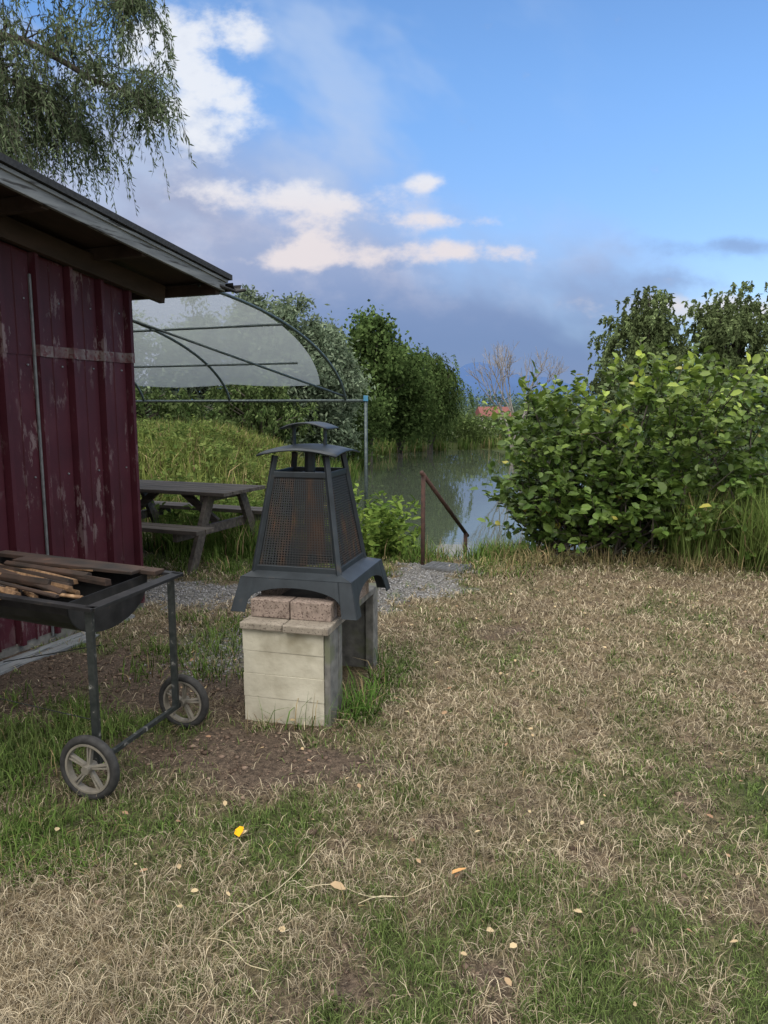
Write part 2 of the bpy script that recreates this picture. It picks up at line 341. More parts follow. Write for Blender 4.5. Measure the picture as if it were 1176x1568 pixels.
p=P(); p.box((0,.145,.488),(.46,.62,.036)); p.build('rear_shelf',M_conc,bb,.005)
p=P(); p.box((-.105,-.335,.553),(.205,.10,.09)); p.box((.108,-.337,.553),(.21,.10,.09)); p.box((.19,-.2,.553),(.09,.15,.09)); p.box((.19,.12,.553),(.09,.2,.09)); p.box((-.2,.0,.553),(.07,.4,.09))
p.build('bricks',M_brick,bb,.005)
p=P(); p.box((0,-.03,.535),(.30,.45,.05)); p.box((.14,.0,.60),(.05,.4,.05),rz=.3); p.build('ashes',M_soot,bb,.004)
p=P(); oy=-.045; ox=.010
def half(z): return .330-(z-.525)/.17*.04
xs=[-1,-.9,-.79,-.77]+list(np.linspace(-.77,.77,25))+[.77,.79,.9,1]
for side in range(4):
    ang=side*math.pi/2; ca,sa=math.cos(ang),math.sin(ang)
    vs=[]
    for i,xx in enumerate(xs):
        if abs(xx)>.775 or i in(3,len(xs)-4): zb=.525
        else: zb=.585+.070*math.sqrt(max(0,1-(xx/.77)**2))
        for z in (zb,.695):
            h=half(z); lx,ly=xx*h,-h; vs.append((ox+lx*ca-ly*sa,oy+lx*sa+ly*ca,z))
    p.add(vs,[(2*i,2*i+2,2*i+3,2*i+1) for i in range(len(xs)-1)])
tx,ty=-.005,-.055
h1,h2=half(.695),.222
vs=[(ox+sx*h1,oy+sy*h1,.695) for sx,sy in((-1,-1),(1,-1),(1,1),(-1,1))]+[(tx+sx*h2,ty+sy*h2,.722) for sx,sy in((-1,-1),(1,-1),(1,1),(-1,1))]
p.add(vs,[(i,(i+1)%4,4+(i+1)%4,4+i) for i in range(4)])
p.build('hood',M_iron,bb,0,solid=.006)
ox,oy=tx,ty
p=P()
cr=[(-1,-1),(1,-1),(1,1),(-1,1)]
def th_(z): return .224-(z-.72)/.58*.088
for sx,sy in cr: p.beam((ox+sx*th_(.71),oy+sy*th_(.71),.71),(ox+sx*th_(1.3),oy+sy*th_(1.3),1.30),.026,.026,up=(sx,-sy,0))
for z,w in((.735,.03),(1.205,.03)):
    for i in range(4):
        a,b_=cr[i],cr[(i+1)%4]; h=th_(z); p.beam((ox+a[0]*h,oy+a[1]*h,z),(ox+b_[0]*h,oy+b_[1]*h,z),.012,w)
p.tube([(ox,oy,1.19),(ox,oy,1.34)],.028,12)
p.box((ox,oy,1.2),(.12,.12,.008))
for sx,sy in((-.85,0),(.85,0)): p.box((ox+sx*.1,oy,1.385),(.012,.03,.12))
p.build('frame',M_iron,bb,.003)
m,nt,b=newmat('rusty_mesh'); f=noise(nt,9,5,sc=(2.0,2,.45)); c_=ramp(nt,f,[(.48,(.026,.030,.034)),(.62,(.05,.035,.028)),(.76,(.12,.055,.03))]); nt.links.new(c_,b.inputs[0]); b.inputs['Roughness'].default_value=.7; b.inputs['Metallic'].default_value=.2; M_mesh=m
p=P()
for side in range(4):
    ang=side*math.pi/2; ca,sa=math.cos(ang),math.sin(ang)
    def L(u,z): 
        h=th_(z)-.004; lx,ly=u*h,-h; return (ox+lx*ca-ly*sa,oy+lx*sa+ly*ca,z)
    nu=26
    for i in range(nu):
        u=-.9+1.8*i/(nu-1); p.beam(L(u,.75),L(u,1.19),.0055,.002,up=(sa,-ca,0))
    nz=36
    for i in range(nz):
        z=.75+.44*i/(nz-1); p.beam(L(-.93,z),L(.93,z),.0035,.0055)
p.build('mesh_panels',M_mesh,bb)
M_rust=noisemat('rust_plate',[(.35,(.025,.018,.016)),(.6,(.07,.035,.02)),(.8,(.15,.07,.035))],8,.85,sc=(2,2,.5))
p=P(); p.beam((ox-.02,oy+.15,.74),(ox-.02,oy+.09,1.18),.11,.006,up=(0,1,0)); p.build('inner_plate',M_rust,bb)
def capmesh(name,hx,hy,z0,kx,ky,n=10):
    p=P(); vs=[];
    for j in range(n+1):
        for i in range(n+1):
            u=-1+2*i/n; v=-1+2*j/n; vs.append((ox+u*hx,oy+v*hy,z0-kx*u*u-ky*v*v))
    p.add(vs,[(j*(n+1)+i,j*(n+1)+i+1,(j+1)*(n+1)+i+1,(j+1)*(n+1)+i) for j in range(n) for i in range(n)])
    return p.build(name,M_iron,bb,solid=.008,smooth=True)
capmesh('roof_cap',.21,.205,1.35,.03,.02); capmesh('chimney_cap',.125,.10,1.462,.03,.0)
# ---------------------------------------------------------------- grill cart
gc=empty('charcoal_grill_cart',(-1.15,2.80,0),0)
e1=np.array([-.91,.41,0]); e2=np.array([.16,.55,0])
def g(a,b_,z): v=e1*a+e2*b_; return (v[0],v[1],z)
M_dkmet=noisemat('sooty_steel',[(.3,(.016,.017,.019)),(.65,(.04,.04,.043)),(.85,(.14,.10,.07))],12,.5,.45,bmp=.2,bd=.002)
M_black=noisemat('black_paint_tube',[(.35,(.014,.02,.02)),(.62,(.035,.04,.04)),(.72,(.28,.28,.26))],35,.5,.2,bmp=.1)
LN=1.25
p=P()
for a,b_ in((0,0),(0,1),(LN,0),(LN,1)):
    p.beam(g(a,b_,.13 if a==0 else 0),g(a,b_,.77),.028,.028,up=(1,0,0))
p.beam(g(0,-.05,.13),g(0,1.05,.13),.02,.02)
p.beam(g(0,0.02,.30),g(LN,.02,.30),.004,.004); p.beam(g(0,.1,.6),g(.9,.6,.3),.005,.005)
p.build('frame',M_black,gc,.003)
p=P()
RZ=.775
def rim(a0,b0,a1,b1,w): p.beam(g(a0,b0,RZ),g(a1,b1,RZ),w,.012)
rim(-.03,-.06,-.03,1.04,.055); rim(LN,-.06,LN,1.06,.05); rim(-.05,-.05,LN,-.05,.035); rim(-.05,1.03,LN,1.03,.035)
nb=14; vs=[]
for a in (.13,LN-.05):
    for i in range(nb+1):
        t=math.pi*i/nb; vs.append(g(a,.5-.48*math.cos(t),.77-.18*math.sin(t)**.8))
fs=[(i,i+1,nb+2+i,nb+1+i) for i in range(nb)]; fs+= [tuple(range(nb+1)),tuple(range(nb+1,2*nb+2))]
p.add(vs,fs); p.build('tray',M_dkmet,gc,.002,solid=.003)
M_tyre=noisemat('tyre_rubber',[(.3,(.016,.016,.017)),(.7,(.04,.04,.04))],40,.8,bmp=.2)
M_rim=noisemat('wheel_plastic',[(.3,(.13,.12,.10)),(.7,(.26,.24,.20))],20,.7,bmp=.1)
ax=Vector((.16,.55,0)).normalized(); sd=Vector((ax.y,-ax.x,0)); up=Vector((0,0,1))
for b_ in(-.09,1.12):
    c0=Vector(g(0,b_,.132)); p=P(); vs=[]; n1,n2=40,12
    for i in range(n1):
        a=2*math.pi*i/n1; rd=sd*math.cos(a)+up*math.sin(a)
        for j in range(n2):
            t=2*math.pi*j/n2; vs.append(c0+rd*(.117+.018*math.cos(t))+ax*.019*math.sin(t))
    p.add(vs,[(i*n2+j,((i+1)%n1)*n2+j,((i+1)%n1)*n2+(j+1)%n2,i*n2+(j+1)%n2) for i in range(n1) for j in range(n2)])
    p.build('tyre',M_tyre,gc,smooth=True)
    p=P(); vs=[]
    for i in range(n1):
        a=2*math.pi*i/n1; rd=sd*math.cos(a)+up*math.sin(a)
        for r_,o_ in((.104,-.016),(.104,.016),(.094,.016),(.094,-.016)): vs.append(c0+rd*r_+ax*o_)
    p.add(vs,[(i*4+j,((i+1)%n1)*4+j,((i+1)%n1)*4+(j+1)%4,i*4+(j+1)%4) for i in range(n1) for j in range(4)])
    p.tube([c0-ax*.03,c0+ax*.03],.018,14)
    for k_ in range(5):
        a=2*math.pi*k_/5+.3+b_
        for da in(-.08,.08):
            r2=sd*math.cos(a+da)+up*math.sin(a+da); rd=sd*math.cos(a+da*3)+up*math.sin(a+da*3)
            p.beam(c0+rd*.012,c0+r2*.097,.008,.018,up=ax)
    p.build('wheel',M_rim,gc,.0015)
M_wood=noisemat('split_wood',[(.3,(.10,.055,.03)),(.55,(.24,.145,.075)),(.75,(.38,.25,.15))],6,.85,sc=(6,1,6),bmp=.4)
M_char=noisemat('charred_wood',[(.35,(.015,.012,.010)),(.65,(.06,.035,.025)),(.85,(.24,.11,.06))],7,.8,sc=(1,1,3),bmp=.5)
p=P(); pc=P()
r2=np.random.default_rng(11)
for i in range(26):
    a=.46+r2.random()*.6; bb_=.10+r2.random()*.68; z=.75+r2.random()*.035; dr=r2.normal(.18,.2)
    hl=r2.uniform(.20,.32)
    A=Vector(g(a-hl*math.cos(dr),bb_-hl*1.2*math.sin(dr),z+r2.normal(-.004,.006))); B=Vector(g(a+hl*math.cos(dr),bb_+hl*1.2*math.sin(dr),z+r2.normal(.008,.008)))
    tgt=pc if i%3==0 else p
    d_=(B-A).normalized(); s_=d_.cross(up).normalized(); w=.010+r2.random()*.012; h_=w*r2.uniform(.8,1.6)
    tw=r2.uniform(-.5,.5)
    prof=[(-1,-.5),(1,-.6),(.8,.5),(-.3+tw,.9),(-1.1,.2)]
    vs=[A+s_*w*u_+up*h_*v_ for u_,v_ in prof]+[B+s_*w*u_*.85+up*h_*v_*.8 for u_,v_ in prof]
    tgt.add(vs,[(0,1,2,3,4),(9,8,7,6,5)]+[(k_,5+k_,5+(k_+1)%5,(k_+1)%5) for k_ in range(5)])
p.build('firewood',M_wood,gc,.0015)
pc.beam(g(.14,.90,.79),g(.85,.80,.80),.11,.016); pc.beam(g(.05,.97,.785),g(1.1,.96,.79),.07,.02)
pc.build('charred_planks',M_char,gc,.003)
# ---------------------------------------------------------------- shed
d=np.array([.378,.926]); nrm=np.array([.926,-.378]); C0=np.array([-1.85,5.55])
sh=empty('red_metal_shed',(C0[0],C0[1],0),math.atan2(d[1],d[0])-math.pi/2)
m,nt,b=newmat('red_sheet_metal')
f=noise(nt,3,5); base=ramp(nt,f,[(.3,(.040,.007,.013)),(.55,(.057,.010,.018)),(.8,(.08,.021,.029))])
f2=noise(nt,16,6,sc=(1,1,.30),rough=.72); s1=ramp(nt,f2,[(.55,(0,0,0)),(.60,(1,1,1))])
f3=noise(nt,2.2,2,sc=(1,1.6,.8)); s2=ramp(nt,f3,[(.45,(0,0,0)),(.62,(1,1,1))]); mm=mixc(nt,1.0,s1,s2,'MULTIPLY')
sc_=nt.nodes.new('ShaderNodeMath'); sc_.operation='MULTIPLY'; sc_.inputs[1].default_value=.7; nt.links.new(mm,sc_.inputs[0])
base=mixc(nt,sc_.outputs[0],base,(.22,.17,.17)); nt.links.new(base,b.inputs[0]); b.inputs['Roughness'].default_value=.55; b.inputs['Specular IOR Level'].default_value=.3
bump(nt,b,f,.15,.01); M_red=m
def ribwall(p,y0,y1,z0,ztop0,ztop1,off=0):
    y=y1-.03; prof=[(y1,0)]
    while y>y0:
        prof+=[(y,0),(y-.006,.040),(y-.034,.040),(y-.040,0),(y-.043,-.012),(y-.052,-.012),(y-.055,0)]; 
        prof+=[(y-.16,0),(y-.164,.006),(y-.172,.006),(y-.176,0)]
        y-=.275
    vs=[]
    for yy,xx in prof:
        t=(y1-yy)/(y1-y0); vs+=[(xx+off,yy,z0),(xx+off,yy,ztop1+(ztop0-ztop1)*t)]
    p.add(vs,[(2*i,2*i+1,2*i+3,2*i+2) for i in range(len(prof)-1)])
p=P(); ribwall(p,-6,0,.06,1.90,1.90); p.build('lower_wall_sheet',M_red,sh)
p=P(); ribwall(p,-6,.004,1.86,2.36+.136*6,2.36,.005); p.build('upper_wall_sheet',M_red,sh)
p=P(); p.box((-2.0,.0,1.2),(3.96,.03,2.4)); p.box((-2.0,-6,1.5),(3.96,.03,3.0)); p.box((-4,-3,1.4),(.03,6,2.8)); p.build('other_walls',M_red,sh)
M_strip=noisemat('galvanised_strip',[(.3,(.13,.14,.15)),(.7,(.26,.27,.28))],20,.6,.4,bmp=.1)
M_worn=noisemat('worn_band',[(.35,(.07,.02,.025)),(.6,(.16,.13,.13)),(.75,(.25,.22,.22))],9,.7,bmp=.1,fine=(40,.5,.6,(.1,.03,.035)))
p=P(); p.box((.012,-.905,1.2),(.012,.014,2.3)); p.build('seam_strip',M_strip,sh)
p=P(); 
prof=[(0,0)];y=-.03
while y>-.88:
    prof+=[(y+.003,0),(y-.004,.040),(y-.036,.040),(y-.043,0)]; y-=.275
prof.append((-.9,0)); vs=[]
for yy,xx in prof: vs+=[(xx+.009,yy,1.855),(xx+.009,yy,1.925)]
p.add(vs,[(2*i,2*i+1,2*i+3,2*i+2) for i in range(len(prof)-1)])
p.build('overlap_band',M_worn,sh)
p=P()
for k_ in range(20):
    for z in(.35,1.1,1.8,2.2): p.tube([(.0,-.13-.275*k_,z),(.010,-.13-.275*k_,z)],.006,6)
p.build('screws',M_strip,sh)
M_dkwood=noisemat('brown_timber',[(.3,(.020,.012,.008)),(.7,(.05,.03,.022))],8,.8,sc=(1,.3,1),bmp=.3)
M_gwood=noisemat('weathered_timber',[(.3,(.12,.13,.14)),(.55,(.20,.215,.225)),(.75,(.28,.295,.30))],10,.85,sc=(2,.25,3),bmp=.5,fine=(16,.58,.66,(.05,.05,.05)))
M_felt=noisemat('roofing_felt',[(.3,(.015,.017,.02)),(.7,(.04,.043,.048))],60,.85,bmp=.4)
sl=.136; y0,y1=-6.4,.47
def rz(y,base=2.44): return base-sl*(y-.47)
p=P(); p.beam((.495,y0,rz(y0,2.445)),(.495,y1,rz(y1,2.445)),.026,.085,up=(0,0,1)); 
p.beam((.51,y0,rz(y0,2.483)),(.51,y1+.02,rz(y1+.02,2.483)),.024,.022,up=(0,0,1)); p.build('fascia',M_gwood,sh,.003)
p=P(); 
vs=[]
for y in(y0,y1+.05):
    for x_ in(-4.3,.54):
        for dz in(.06,.098): vs.append((x_,y,rz(y,2.44)+dz))
p.add(vs,[(0,2,3,1),(4,5,7,6),(0,4,6,2),(1,3,7,5),(0,1,5,4),(2,6,7,3)])
p.build('roof_felt',M_felt,sh)
p=P()
vs=[]
for y in(y0,y1):
    for x_ in(-4.25,.48):
        for dz in(.03,.056): vs.append((x_,y,rz(y,2.44)+dz))
p.add(vs,[(0,2,3,1),(4,5,7,6),(0,4,6,2),(1,3,7,5),(0,1,5,4),(2,6,7,3)])
for y in np.arange(-6.0,.30,.8): p.beam((-.3,y,rz(y,2.44)-.01),(.478,y,rz(y,2.44)-.01),.05,.08)
p.beam((.055,-6,rz(-6,2.36)),(.055,.30,rz(.30,2.36)),.05,.13)
p.beam((-4.2,.42,2.42),(.47,.42,2.42),.05,.08)
p.build('roof_deck',M_dkwood,sh,.002)
p=P(); n2=8; vs=[]
for x_ in(-4.2,.56):
    for i in range(n2+1):
        t=math.pi+math.pi*i/n2; vs.append((x_,.55+.055*math.cos(t),2.47+.055*math.sin(t)))
p.add(vs,[(i,i+1,n2+2+i,n2+1+i) for i in range(n2)])
for x_ in(-.4,.05,.4): p.box((x_,.50,2.45),(.03,.12,.012),rx=.4)
p.tube([(.5,.40,2.44),(.56,.53,2.41),(.60,.60,2.43)],.012,8)
p.build('gutter',M_dkmet,sh,solid=.003)
p=P(); p.beam((.10,-6,.02),(.10,-.25,.0),.05,.06); p.beam((.17,-6,.03),(.17,-.7,.01),.09,.025); p.build('base_plank',M_gwood,sh,.004)
p=P(); p.box((-2,-3,.02),(4.0,6.0,.10)); p.build('plinth',M_conc,sh)
# ---------------------------------------------------------------- canopy
cp=empty('polytunnel_canopy',(0,0,0))
PA=np.array([-.42,8.2]); w=np.array([-.926,.378]); LC=2.6; ZS,ZF=2.45,1.60
def arc(s,t,extra=0):
    th=t*math.pi/2; h=LC*(.85*math.sin(th)+.15*t); zz=ZF+(ZS-ZF)*(.85*math.cos(th)+.15*(1-t))
    q=PA+w*s-d*(LC-h); return (q[0],q[1],zz+extra)
M_pipe=noisemat('steel_pipe',[(.3,(.05,.07,.075)),(.7,(.12,.15,.15))],30,.5,.5,bmp=.1)
p=P()
for s in(0,1.5,2.75,4.2): p.tube([arc(s,t) for t in np.linspace(0,1,22)],.015,8)
for t in(.34,.66): p.tube([arc(.0 if t<.5 else .35,t,-.02),arc(4.2,t,-.02)],.012,8)
f0=PA-w*.24; f1=PA+w*4.3
p.tube([(f0[0],f0[1],1.60),(f1[0],f1[1],1.60)],.016,8)
p.tube([arc(1.35,0,.0),arc(.0,.99,.03)],.012,8)
p.tube([(f0[0],f0[1],-.3),(f0[0],f0[1],1.61)],.018,8); 
q=PA+w*4.2; p.tube([(q[0],q[1],0),(q[0],q[1],1.6)],.018,8)
p.build('pipes',M_pipe,cp,smooth=True)
M_blue=noisemat('blue_clamp',[(.3,(.05,.2,.35)),(.7,(.08,.3,.5))],20,.5,bmp=0)
p=P(); p.box((f0[0]+.0,f0[1],1.625),(.05,.05,.06)); p.build('clamp',M_blue,cp,.004)
m,nt,b=newmat('plastic_sheet'); b.inputs['Roughness'].default_value=.4
f=noise(nt,5,4,sc=(1,1,1)); cc=ramp(nt,f,[(.3,(.34,.38,.40)),(.7,(.50,.55,.57))]); nt.links.new(cc,b.inputs[0])
t=nt.nodes.new('ShaderNodeBsdfTranslucent'); t.inputs[0].default_value=(.42,.47,.50,1); tr=nt.nodes.new('ShaderNodeBsdfTransparent')
m1=nt.nodes.new('ShaderNodeMixShader'); m1.inputs[0].default_value=.45; nt.links.new(b.outputs[0],m1.inputs[1]); nt.links.new(t.outputs[0],m1.inputs[2])
m2=nt.nodes.new('ShaderNodeMixShader'); m2.inputs[0].default_value=.38; nt.links.new(m1.outputs[0],m2.inputs[1]); nt.links.new(tr.outputs[0],m2.inputs[2]); nt.links.new(m2.outputs[0],nt.nodes['Material Output'].inputs[0])
bump(nt,b,f,.3,.02)
p=P(); ns,ntt=24,18; vs=[]
for j in range(ntt+1):
    t_=j/ntt*.86; s0=.02+.30*t_**1.6
    for i in range(ns+1):
        s=s0+(4.2-s0)*i/ns; sag=-.03*abs(math.sin(s*math.pi/1.4))
        vs.append(arc(s,t_,.016+sag))
p.add(vs,[(j*(ns+1)+i,j*(ns+1)+i+1,(j+1)*(ns+1)+i+1,(j+1)*(ns+1)+i) for j in range(ntt) for i in range(ns)])
p.build('plastic_sheet',m,cp,smooth=True)
# ---------------------------------------------------------------- picnic table
pt=empty('picnic_table',(-2.18,7.50,-.02),math.atan2(-.378,.926))
M_tab=noisemat('table_timber',[(.3,(.035,.03,.027)),(.6,(.085,.073,.062)),(.8,(.16,.145,.125))],9,.85,sc=(.3,3,3),bmp=.5)
p=P()
for i in range(5): p.box((0,-.30+.15*i,.745),(1.8,.14,.035))
for sy in(-1,1):
    for k_ in(0,1): p.box((0,sy*(.60+.14*k_),.45),(1.8,.13,.038))
for sx in(-.62,.62):
    p.box((sx,0,.70),(.045,.66,.09)); p.box((sx,0,.39),(.045,1.5,.09))
    for sy in(-1,1): p.beam((sx+.047,sy*.26,.72),(sx+.047,sy*.60,0),.045,.11,up=(0,1,.3))
    p.beam((sx*.9,0,.42),(sx*.25,0,.71),.05,.07)
p.build('planks',M_tab,pt,.004)
# ---------------------------------------------------------------- stair rail
sr=empty('pond_steps',(0,0,0))
M_rr=noisemat('rusty_pipe',[(.3,(.035,.022,.02)),(.7,(.10,.05,.038))],25,.8,.2,bmp=.2)
p=P(); A=(.38,7.12);B=(.90,8.05)
p.tube([(A[0],A[1],-.3),(A[0],A[1],.90)],.022,10); p.tube([(B[0],B[1],-.9),(B[0],B[1],.16)],.022,10)
p.tube([(A[0]-.02,A[1]-.04,.915),(B[0]+.03,B[1]+.06,.115)],.021,10); 
p.build('handrail',M_rr,sr,smooth=True)
M_grate=noisemat('grating',[(.3,(.16,.17,.18)),(.7,(.3,.31,.32))],20,.5,.5,bmp=0)
p=P()
for k_ in range(4):
    cx,cy,cz=.60+.13*k_,6.90+.27*k_,.03-.17*k_
    ang=math.atan2(-.5,.93)
    for i in range(9):
        o=-.13+.26*i/8; p.box((cx-o*math.sin(ang),cy+o*math.cos(ang),cz),(.42,.005,.02),rz=ang)
    for i in range(9):
        o=-.2+.4*i/8; p.box((cx+o*math.cos(ang),cy+o*math.sin(ang),cz),(.005,.27,.018),rz=ang)
p.build('grating_steps',M_grate,sr)
# ---------------------------------------------------------------- shrub
sb=empty('leafy_shrub',(0,0,0))
nS=1300
lob=[(1.95,7.75,.70,.70,.65,.80),(2.5,7.9,1.0,.85,.8,.92),(3.15,7.8,1.1,.8,.8,.85),(3.9,7.9,1.0,.8,.8,.85),(2.2,7.6,.50,.85,.6,.5),(3.0,7.5,.5,1.0,.6,.5),(1.7,7.75,1.15,.40,.45,.6),(1.5,7.7,.45,.36,.4,.4),(2.3,8.1,.35,.9,.4,.4),(3.3,8.1,.35,1.0,.4,.4),(4.3,8.0,.5,.8,.5,.6)]
wts=np.array([a[3]*a[5] for a in lob]); ch=rng.choice(len(lob),nS,p=wts/wts.sum())
u=norm(rng.normal(size=(nS,3))); lo=np.array(lob)[ch]; rad=rng.uniform(.45,1.0,(nS,1))
S0=lo[:,:3]+u*lo[:,3:]*rad; S0[:,2]=np.maximum(S0[:,2],.12)
SD=norm(u*np.array([.8,.8,.5])+np.array([0,0,.55])+rng.normal(0,.3,(nS,3))); SL=rng.uniform(.12,.44,nS)
K=10; tt=np.linspace(.05,1,K)
Pp=S0[:,None,:]+SD[:,None,:]*SL[:,None,None]*tt[None,:,None]; Pp=Pp.reshape(-1,3)
DD=np.repeat(SD,K,0)*.5+norm(rng.normal(size=(nS*K,3)))*np.array([1,1,.55])
def leaf6(Pb,D,L,W):
    N=len(Pb); D=norm(D); upv=norm(np.array([0,-.25,.9])+rng.normal(0,.5,(N,3))); S=norm(np.cross(D,upv)); U=np.cross(S,D)
    L=L[:,None];W=W[:,None]
    return np.stack([Pb,Pb+D*L*.3+S*W*.42+U*W*.12,Pb+D*L*.7+S*W*.40+U*W*.12-U*L*.03,Pb+D*L-U*L*.12,Pb+D*L*.7-S*W*.40+U*W*.12-U*L*.03,Pb+D*L*.3-S*W*.42+U*W*.12],1)
n=len(Pp); L_=rng.uniform(.06,.125,n); V=leaf6(Pp,DD,L_,L_*.70)
v=rng.random((n,1)); shoot=np.repeat(rng.random((nS,1)),K,0)
C=np.array([.065,.125,.025])*(1-v)+np.array([.15,.23,.05])*v
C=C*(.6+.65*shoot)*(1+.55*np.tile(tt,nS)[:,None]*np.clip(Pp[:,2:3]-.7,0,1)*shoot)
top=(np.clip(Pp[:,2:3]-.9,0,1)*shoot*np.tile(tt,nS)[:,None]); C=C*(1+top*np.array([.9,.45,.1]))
yl=rng.random(n)<.012; C[yl]=[.4,.38,.08]
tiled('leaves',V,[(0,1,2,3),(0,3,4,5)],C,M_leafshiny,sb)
p=P()
for i in range(0,nS,2):
    p.tube([S0[i]-SD[i]*.2,S0[i]+SD[i]*SL[i]*.9],[.006,.002],4)
for i in range(150):
    j=rng.integers(nS); b0=np.array([rng.uniform(1.4,4.3),rng.uniform(7.3,8.0),-.1]); mid=(b0+S0[j])/2+rng.normal(0,.12,3)
    if abs(b0[0]-S0[j][0])<.8: p.tube([b0,mid,S0[j]],[.016,.012,.006],6)
p.build('stems',M_bark,sb,smooth=True)
def herb(name,pts,h,nl,ls,c1,c2):
    Pn=[];Dn=[]
    for (x_,y_) in pts:
        z0=float(H(x_,y_)); hh=h*rng.uniform(.7,1.2); t=rng.random(nl)
        l=rng.normal(0,.12,2)
        q=np.stack([x_+l[0]*t*hh+rng.normal(0,.03,nl),y_+l[1]*t*hh+rng.normal(0,.03,nl),z0+t*hh],1); Pn.append(q)
        Dn.append(norm(rng.normal(size=(nl,3)))*np.array([1,1,.4])+np.array([0,0,.35]))
    Pn=np.concatenate(Pn);Dn=np.concatenate(Dn); n=len(Pn); L=ls*rng.uniform(.6,1.3,n); v=rng.random((n,1))
    return tiled(name,leaf6(Pn,Dn,L,L*.45),[(0,1,2,3),(0,3,4,5)],np.array(c1)*(1-v)+np.array(c2)*v,M_leaf)
pts=[(rng.normal(-.08,.18),rng.normal(7.9,.25)) for _ in range(50)]; herb('bank_weeds',pts,.68,38,.09,(.09,.16,.035),(.26,.36,.08))
pts=[(rng.uniform(-2.5,.3),rng.uniform(7.9,9.6)) for _ in range(110)]; herb('bank_weeds',[q for q in pts if polyd(*q)>0],.45,30,.08,(.08,.13,.03),(.19,.27,.07))
pts=[(rng.uniform(1.5,5),rng.uniform(7.9,8.5)) for _ in range(120)]; herb('shrub_undergrowth',[q for q in pts if polyd(*q)>0],.8,30,.09,(.04,.07,.02),(.10,.15,.04))
pts=[(rng.uniform(-8,-1.2),rng.uniform(9.5,17)) for _ in range(420)]; herb('mound_weeds',[q for q in pts if polyd(*q)>.1],.5,24,.10,(.08,.13,.035),(.23,.29,.09))
# ---------------------------------------------------------------- trees
def strands(S,O,Ln,M_,lL,lW,stem=False,out=.35,swy=.05):
    n=len(S); t=(np.arange(M_)+.5)/M_; t=t[None,:]+rng.uniform(-.4,.4,(n,M_))/M_
    o=O[:,None,:]; Lx=Ln[:,None,None]; T=t[:,:,None]
    Pp=S[:,None,:]+o*Lx*out*(1-np.exp(-3*T)); Pp=Pp+np.array([0,0,-1.])*Lx*T**1.35
    D=np.array([0,0,-1.])*1.0+rng.normal(0,.6,(n,M_,3))+o*.3
    Pp=Pp.reshape(-1,3)+rng.normal(0,.012,(n*M_,3)); k=n*M_
    return Pp,leaves(Pp,D.reshape(-1,3),lL*rng.uniform(.6,1.3,k),lW*rng.uniform(.7,1.3,k))
wt=empty('willow_tree',(-.15,0,0))
limbs=[[(-8.4,12,3),(-7,11.6,6),(-5.4,11.2,6.65),(-4.23,11,6.2),(-3.4,11,5.85),(-3.0,11,5.5)],
 [(-8.4,12,3),(-7.2,11.8,6),(-5.6,11.5,7.6),(-4.4,11.4,7.9),(-3.6,11.3,7.4),(-3.25,11.2,6.9)],
 [(-8.4,12,3),(-7.4,11.4,5.2),(-6.2,11,6.3),(-5.2,10.8,6.2),(-4.6,10.8,5.7)],
 [(-8.4,12,3),(-7.8,11.6,6),(-6.6,11.3,7.9),(-5.5,11.1,8.3),(-4.8,11.1,7.6)],
 [(-8.4,12,3),(-7.3,12,5),(-6,12,5.9),(-5.0,11.8,6.0),(-4.4,11.7,5.5)],
 [(-8.4,12,3),(-8.5,12,6),(-8,12,9),(-6.5,11.8,9.6),(-5.2,11.6,9)],
 [(-8.4,12,3),(-7.6,11,5.0),(-6.6,10.7,5.7),(-5.7,10.6,5.6),(-5.0,10.6,5.2)],
 [(-8.4,12,3),(-9.5,11.6,6),(-10.5,11.2,7.5),(-11.4,11,7)]]
def spl(pts,n):
    pts=np.array(pts,float); s=np.linspace(0,len(pts)-1,n); i=np.minimum(s.astype(int),len(pts)-2); f=(s-i)[:,None]
    p0=pts[np.maximum(i-1,0)];p1=pts[i];p2=pts[i+1];p3=pts[np.minimum(i+2,len(pts)-1)]
    return .5*(2*p1+(p2-p0)*f+(2*p0-5*p1+4*p2-p3)*f**2+(3*p1-p0-3*p2+p3)*f**3)
p=P(); p.tube([(-8.9,12.1,-.2),(-8.7,12,1.5),(-8.4,12,3.1)],[.42,.34,.3],12)
S=[];O=[]
for li,lb in enumerate(limbs):
    q=spl(lb,26); q[3:]+=np.cumsum(rng.normal(0,.02,(23,3)),0); p.tube([tuple(v) for v in q],list(np.linspace(.09,.007,26)),7)
    for tw in range({0:38,1:26}.get(li,52)):
        i=rng.integers(8,26); a=q[i]; dr=norm(np.array([rng.normal(.1,.7),rng.normal(0,.6),rng.normal(.45,.45)])); ln=rng.uniform(.25,.95)*(1 if i<21 else .5)
        b_=a+dr*ln; mid=(a+b_)/2+np.array([0,0,.08])+rng.normal(0,.04,3); p.tube([a,mid,b_],[.013,.008,.004],4)
        ns=rng.integers(4,11)
        for k_ in range(ns):
            f_=rng.uniform(.2,1); S.append(a+dr*ln*f_+np.array([0,0,.05])); O.append(norm(dr*.6+rng.normal(0,.9,3)*np.array([1,1,.45])))
S=np.array(S);O=np.array(O); Ln=rng.uniform(.2,1.0,len(S))*np.where(S[:,0]<-4.0,1.15,.9)
MM=27
Pp,V=strands(S,O,Ln,MM,.095,.022,out=.75)
v=rng.random((len(V),1)); st=np.repeat(rng.random((len(S),1)),MM,0)
C=(np.array([.085,.12,.06])*(1-v)+np.array([.19,.24,.14])*v)*(.6+.65*st)
tiled('foliage',V,[(0,1,2,3)],C,M_leaf,wt)
T=np.linspace(0,1,5)[None,:,None]; 
